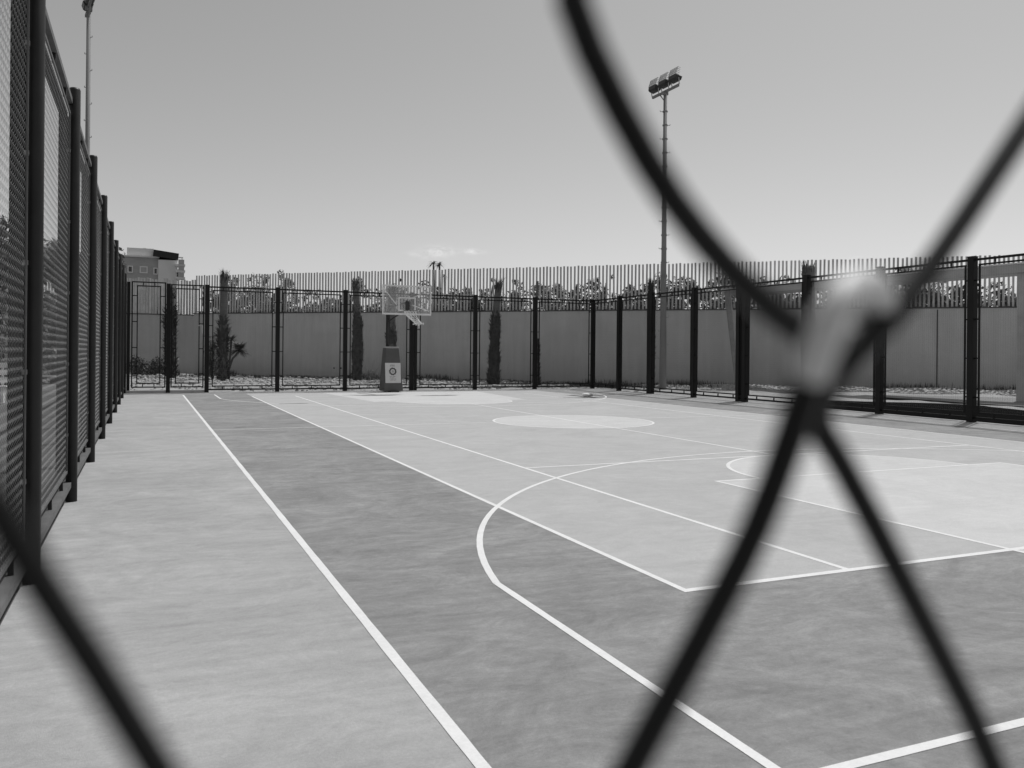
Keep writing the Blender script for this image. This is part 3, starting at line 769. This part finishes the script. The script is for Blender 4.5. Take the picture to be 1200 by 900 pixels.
# ------------------------------------------------------------------ trees beyond the wall, seen through the slats
def tree(x, y, h, cr, label, cat='tree', seed=1, dens=1.0, name='tree', group=None, low=.35, m=None):
    rd = random.Random(seed); r = empty(name, (x, y, 0)); tag(r, label, cat, group)
    b = MB(); fb = MB()
    b.tube([(0, 0, -.2), (.05, 0, h*.3), (rd.gauss(0, .1), 0, h*.6), (rd.gauss(0, .2), 0, h*.9)], [h*.028, h*.022, h*.014, h*.004], 8)
    for k in range(int(11*dens)+4):
        z0 = h*rd.uniform(low*.8, .75); a = rd.uniform(0, 2*PI); rr = cr*rd.uniform(.35, 1); z1 = min(h, z0+h*rd.uniform(.08, .25))
        e_ = (math.cos(a)*rr, math.sin(a)*rr, z1); b.tube([(0, 0, z0), (e_[0]*.5, e_[1]*.5, (z0+z1)/2+.05*h), e_], [h*.008, h*.006, h*.003], 5)
        for q in range(3):
            f = rd.uniform(.5, 1.05); clump(fb, rd, (e_[0]*f+rd.gauss(0, .15*cr), e_[1]*f+rd.gauss(0, .15*cr), z0+(z1-z0)*f+rd.gauss(0, .05*h)), cr*rd.uniform(.16, .32), int(60*dens), cr*.045+.03)
    b.build('trunk', M_wood, r); fb.build('crown', m or M_leaf, r)
    return r
defs = [(195, 5, 4.6, .8), (240, 4, 5.4, .5), (266, 5, 6.4, 1.1), (300, 4, 5.9, 1.2), (332, 5, 6.2, .9), (352, 4, 5.3, .9), (376, 6, 5.8, .8), (399, 4, 5.0, .9), (470, 6, 5.5, .7), (525, 4, 5.3, .9), (552, 4, 5.6, .9), (574, 6, 5.9, .7), (606, 4, 5.2, .9), (644, 5, 4.7, 1.0),
        (676, 4, 5.7, .7), (704, 5, 5.9, .6), (738, 4, 5.7, .9), (797, 4, 5.4, 1.0), (838, 5, 5.0, .9), (905, 4, 6.0, .8), (930, 5, 5.2, .7), (1000, 4, 5.4, .7), (1075, 3, 5.3, 1.3), (1100, 6, 5.2, 1.0), (1160, 3, 5.0, 1.2), (1190, 6, 5.2, 1.0)]
where = ['behind the pale slats at far left', 'just right of the pale slatted corner', 'behind the slats above the shaggy palm', 'behind the slats right of the shaggy palm', 'crowding the slats left of the tufted palm', 'low behind the slats, wide and loose', 'thin, left of the tufted palm', 'small, behind the slats by the tufted palm', 'taller, above the backboard', 'close right of the backboard', 'bushy, left of the leaning palm', 'slim, touching the leaning palm', 'round, right of the leaning palm', 'low and wide near the fence corner', 'narrow, above the fence corner', 'narrow and airy, left of the light mast', 'dense, left of the light mast', 'dark, right of the light mast', 'low, left of the blurred wire', 'tall, left of the spiky palm', 'thin, beside the spiky palm', 'slim, right of the spiky palm', 'broad, behind the shelter', 'round, behind the shelter by the drain pipe', 'broad, at the right edge behind the shelter', 'far right, rising past the frame edge']
for i, ((u, off, h, cr), wh) in enumerate(zip(defs, where)):
    x, y = spot(u, -off); tree(x, y, h*.97, cr*.9, 'young tree '+wh, seed=40+i, dens=.9, low=.2, group='young trees beyond the slatted wall', name='young_tree')
# hedge mass low behind the slats
b = MB(); rd = random.Random(77)
for i in range(560):
    x = rd.uniform(3, 36); pr_ = .5+.5*math.sin(x*1.9+1)*math.sin(x*.83)+.25*math.sin(x*5.1)
    y = WL(x)+rd.choice((.75, .8, 1.0, 1.8, 2.6)); clump(b, rd, (x+rd.gauss(0, .1), y, rd.uniform(3.1, 3.7+1.35*max(0, min(1.15, pr_)))), rd.uniform(.2, .45), 60, .085)
for i in range(60):
    x = rd.uniform(3, 34); y = WL(x)+2.5; b.tube([(x, y, 0), (x+rd.gauss(0, .2), y, 3.5)], .03, 4)
tag(b.build('hedge', M_leaf), 'dark hedge growing close behind the slatted wall', 'hedge', kind='stuff')

# two tiny palms far off under the cloud
def far_palm(u, Y, h, label, r=1.5):
    rd = random.Random(int(u)); X = at(u, Y); o = empty('distant_palm', (X, Y, 0)); tag(o, label, 'palm tree', 'distant palms above the screen')
    b = MB(); b.tube([(0, 0, 0), (.3, 0, h*.5), (0, 0, h)], [.3, .2, .18], 8); b.build('trunk', M_bark, o)
    b = MB()
    for i in range(60): strap(b, (0, 0, h), rdir(rd, .1), r*rd.uniform(.7, 1.1), .5, .09, 4)
    b.build('crown', M_leaf, o)
far_palm(507, 150, 18.0, 'tiny distant palm under the cloud, left one of the close pair'); far_palm(514, 152, 18.1, 'tiny distant palm under the cloud, right one of the close pair')
far_palm(520, 155, 16.2, 'tiny distant palm just clearing the slats right of the pair', 1.0)

# ------------------------------------------------------------------ floodlight masts
def floodlight(x, y, h, label, rz, group='floodlight masts', pegs=True, rr=(.15, .105, .07)):
    r = empty('floodlight_mast', (x, y, 0), 0); tag(r, label, 'floodlight', group)
    b = MB(); b.tube([(0, 0, 0), (0, 0, h*.4), (0, 0, h)], rr, 14); b.build('pole', M_pole, r, smooth=True)
    b = MB(); b.box((0, 0, .03), (.5, .5, .05)); b.build('base_plate', M_pole, r)
    e_ = Vector((math.cos(YAW), -math.sin(YAW), 0)); z = 1.3; k = 0
    b = MB()
    while z < h-.6:
        s_ = 1 if k % 2 else -1; q = (.2 if pegs else .12)
        b.tube([e_*(.06*s_)+Vector((0, 0, z)), e_*(q*s_)+Vector((0, 0, z)), e_*(q*s_)+Vector((0, 0, z+.05))], .012, 5)
        if pegs: b.tube([(0, 0, z-.025), (0, 0, z+.025)], .1+.045*(1-z/h), 12)
        z += .55; k += 1
    b.build('climbing_pegs', M_pole, r, kind='stuff')
    R_ = Matrix.Rotation(rz, 3, 'Z')
    K = .68
    def T(px, py, pz): q = R_ @ Vector((px*K, py*K, pz*K)); return (q.x, q.y, q.z+h)
    b = MB(); b.box(T(0, 0, .0), (2.7*K, .10*K, .13*K), rz); b.box(T(0, 0, -.1), (.2*K, .3*K, .2*K), rz); b.tube([T(0, 0, -.6), T(-.6, 0, 0)], .025, 6); b.build('crossbar', M_pole, r)
    for px in (-1.05, 0, 1.05):
        Rt = R_ @ Matrix.Rotation(math.radians(-14), 3, 'X')
        c = Vector(T(px, -.05, .42))
        def U(v): q = Rt @ Vector(v)*K; return (q.x+c.x, q.y+c.y, q.z+c.z)
        b = MB(); vs = []
        for zz, hx, y0, y1 in ((-.15, .30, -.14, .14), (-.06, .36, -.22, .20), (.14, .37, -.24, .22)):
            for vx, vy in ((-hx, y0), (hx, y0), (hx, y1), (-hx, y1)): vs.append(U((vx, vy, zz)))
        b.v = vs; b.f = [(3, 2, 1, 0), (8, 9, 10, 11)]+[(a*4+i, a*4+(i+1) % 4, a*4+4+(i+1) % 4, a*4+4+i) for a in range(2) for i in range(4)]
        ho = b.build('lamp_housing', M_black, r)
        g = MB()                         # open louvre cage standing over the housing
        for i in range(8):
            xx = -.37+.74*i/7
            g.tube([U((xx, -.24, .15)), U((xx, -.20, .58))], .011, 4)
        for i in range(5):
            f = i/4; g.tube([U((-.39, -.24+.04*f, .16+.42*f)), U((.39, -.24+.04*f, .16+.42*f))], .011, 4)
            for sx in (-1, 1): g.tube([U((sx*.38, -.24+.04*f, .16+.42*f)), U((sx*.38, -.02, .16+.42*f))], .011, 4)
        g.build('louvre_cage', M_louvre, ho)
        g = MB(); g.box(U((0, -.01, .145)), (.66*K, .40*K, .02), M_=Rt); g.build('lens', M_black, ho)
        g = MB()
        for s_ in (-1, 1): g.tube([T(px+s_*.36, 0, .05), U((s_*.375, 0, .0))], .02, 5)
        g.box(T(px, 0, .075), (.74*K, .08*K, .02), rz); g.build('bracket', M_louvre, ho)
    return r
dxy = at(777, 28.5); floodlight(dxy, 28.5, 12.0, 'tall floodlight mast with three lamps behind the right fence', -PI/2)
floodlight(at(100.5, 31), 31, 12.75, 'floodlight mast at upper left beyond the left fence', PI/2+.15, pegs=False, rr=(.1, .08, .065))

# ------------------------------------------------------------------ apartment building far left
BY = 150
bx0, bx1 = at(140, BY), at(214, BY)
bld = empty('apartment_building', (bx0, BY, 0)); tag(bld, 'distant apartment block with grey brick side, pale wing and dark roof awning', 'building')
mppx = 1/ (FPX/ (BY*math.cos(YAW)/1.0) ) if False else None
kx = (bx1-bx0)/(214-140)                # metres per pixel of bearing here
def bu(u): return (u-140)*kx
def bvz(v): return 1.5+(411-v)*137.6/985
b = MB(); b.box(((bu(140)+bu(184))/2, 6, bvz(304)/2), (bu(184)-bu(140), 12, bvz(304))); b.build('brick_block', M_bgrey, bld)
b = MB(); b.box(((bu(184)+bu(206))/2, 5.5, bvz(306)/2), (bu(206)-bu(184), 12, bvz(306))); b.build('pale_wing', M_blight, bld)
b = MB(); b.box((bu(163), 5, (bvz(293)+bvz(304))/2), (bu(178)-bu(147), 9, bvz(293)-bvz(304))); b.build('roof_room', M_blight, bld)
b = MB(); b.box(((bu(140)+bu(185))/2, 5.9, bvz(304)+.12), (bu(185.5)-bu(140), 12.4, .25)); b.build('parapet', M_blight, bld)
b = MB(); R_ = Matrix.Rotation(math.radians(7), 3, 'Y')
b.box(((bu(178)+bu(208))/2, 3, (bvz(297)+bvz(306))/2+.2), (bu(208)-bu(178), 8, 1.0), M_=R_); b.build('awning', M_bdark, bld)
b = MB()
for uu in (206.5, 212.5): b.box((bu(uu), .2, (bvz(302)+bvz(330))/2), (.14, .14, bvz(302)-bvz(330)))
b.box(((bu(206)+bu(213))/2, .2, bvz(302)), (bu(213)-bu(206)+.2, .18, .2)); b.build('pergola', M_blight, bld)
for vv in (312, 319, 327):
    b = MB(); b.box((bu(210), 0, bvz(vv)), (bu(215.5)-bu(204), 3.2, .3)); b.build('balcony', M_blight, bld)
    b = MB(); b.box((bu(211), -1.6, bvz(vv)+.5), (bu(214)-bu(207), .08, .8)); b.build('railing', M_louvre, bld)
for (ua, ub, va, vb) in ((149, 154, 315, 322), (163, 171, 315, 322), (179, 183, 316, 323), (205.5, 209, 317, 326), (163, 171, 334, 341)):
    cx_, cz_ = (bu(ua)+bu(ub))/2, (bvz(va)+bvz(vb))/2; ww, hh_ = bu(ub)-bu(ua), bvz(va)-bvz(vb)
    f_ = MB()
    for s_ in (-1, 1): f_.box((cx_+s_*ww/2, -.06, cz_), (.16, .2, hh_+.16)); f_.box((cx_, -.06, cz_+s_*hh_/2), (ww-.16, .2, .16))
    win = f_.build('window', M_blight, bld)
    b = MB(); b.box((cx_, -.02, cz_), (ww-.16, .08, hh_-.16)); b.build('pane', M_glass if ub-ua < 6 else M_louvre, win)
b = MB(); b.tube([(bu(168), 4, bvz(293)), (bu(168), 4, bvz(290))], .25, 8); b.build('roof_vent', M_louvre, bld)

# trees and yard things beyond the left fence, seen through its mesh
def big_tree(x, y, h, cr, label, seed):
    tree(x, y, h, cr, label, seed=seed, dens=2.0, low=.12, name='evergreen_tree', group='trees beyond the side yard', m=M_leaf2)
for i, (X, Y, h, cr, lb) in enumerate([(-3.6, 41, 6.6, 2.2, 'dark tree beyond the side yard, nearest the corner'), (-6.8, 40, 7.4, 2.4, 'dark tree beyond the side yard, second from the corner'), (-10.2, 42, 7.9, 2.5, 'dark tree beyond the side yard, tallest, behind the first post'), (-13.6, 40, 7.2, 2.4, 'dark tree beyond the side yard, farthest left')]):
    big_tree(X, Y, h, cr, lb, 200+i)
b = MB(); rd = random.Random(78)
for i in range(150): clump(b, rd, (rd.uniform(-17, -1.6), 38.6+rd.uniform(-.6, .8), rd.uniform(.3, 3.4)), .6, 60, .10)
for i in range(50): xx = rd.uniform(-17, -1.6); b.tube([(xx, 38.9, 0), (xx, 38.9, 3.0)], .04, 4)
tag(b.build('hedge', M_leaf2), 'dense dark hedge across the end of the side yard', 'hedge', kind='stuff')
wb = empty('white_bench', (-4.3, 26.5, 0)); tag(wb, 'white slatted bench in the side yard seen through the mesh at the left edge', 'bench')
for k in range(3): inst('back_slat', bxm('slat_w', 1.7, .03, .14, M_white), wb, (0, .2, .62+k*.2))
for k in range(3): inst('seat_slat', bxm('slat_s', 1.7, .12, .03, M_white), wb, (0, -.2+k*.14, .45))
for s_ in (-1, 1): inst('leg', bxm('leg_w', .06, .42, .42, M_white), wb, (s_*.75, -.06, .215)); inst('back_post', bxm('backp', .05, .05, .7, M_white), wb, (s_*.7, .235, .72))
wb = empty('white_barrier', (-2.35, 24.6, 0)); tag(wb, 'low white rail barrier on posts in the side yard', 'barrier')
inst('rail', bxm('bar_r', .9, .05, .16, M_white), wb, (.12, 0, .48)); inst('rail', bxm('bar_r2', .9, .05, .05, M_white), wb, (.12, 0, .78))
for s_ in (-.33, .55): inst('post', bxm('bar_p', .07, .07, .86, M_white), wb, (s_, .062, .43))

# crumpled white bag on the far court
rd = random.Random(4); x, y = 13.6, 24.9
b = MB(); P_ = []
bmm = bmesh.new(); bmesh.ops.create_icosphere(bmm, subdivisions=2, radius=.13)
for v in bmm.verts: v.co = Vector((v.co.x*1.6, v.co.y, v.co.z*.55))*rd.uniform(.7, 1.25)
me = bpy.data.meshes.new('plastic_bag'); bmm.to_mesh(me); bmm.free(); me.materials.append(M_white)
o = bpy.data.objects.new('plastic_bag', me); C.objects.link(o); o.location = (x, y, .085); tag(o, 'crumpled white plastic bag lying on the court near the fence corner', 'bag')
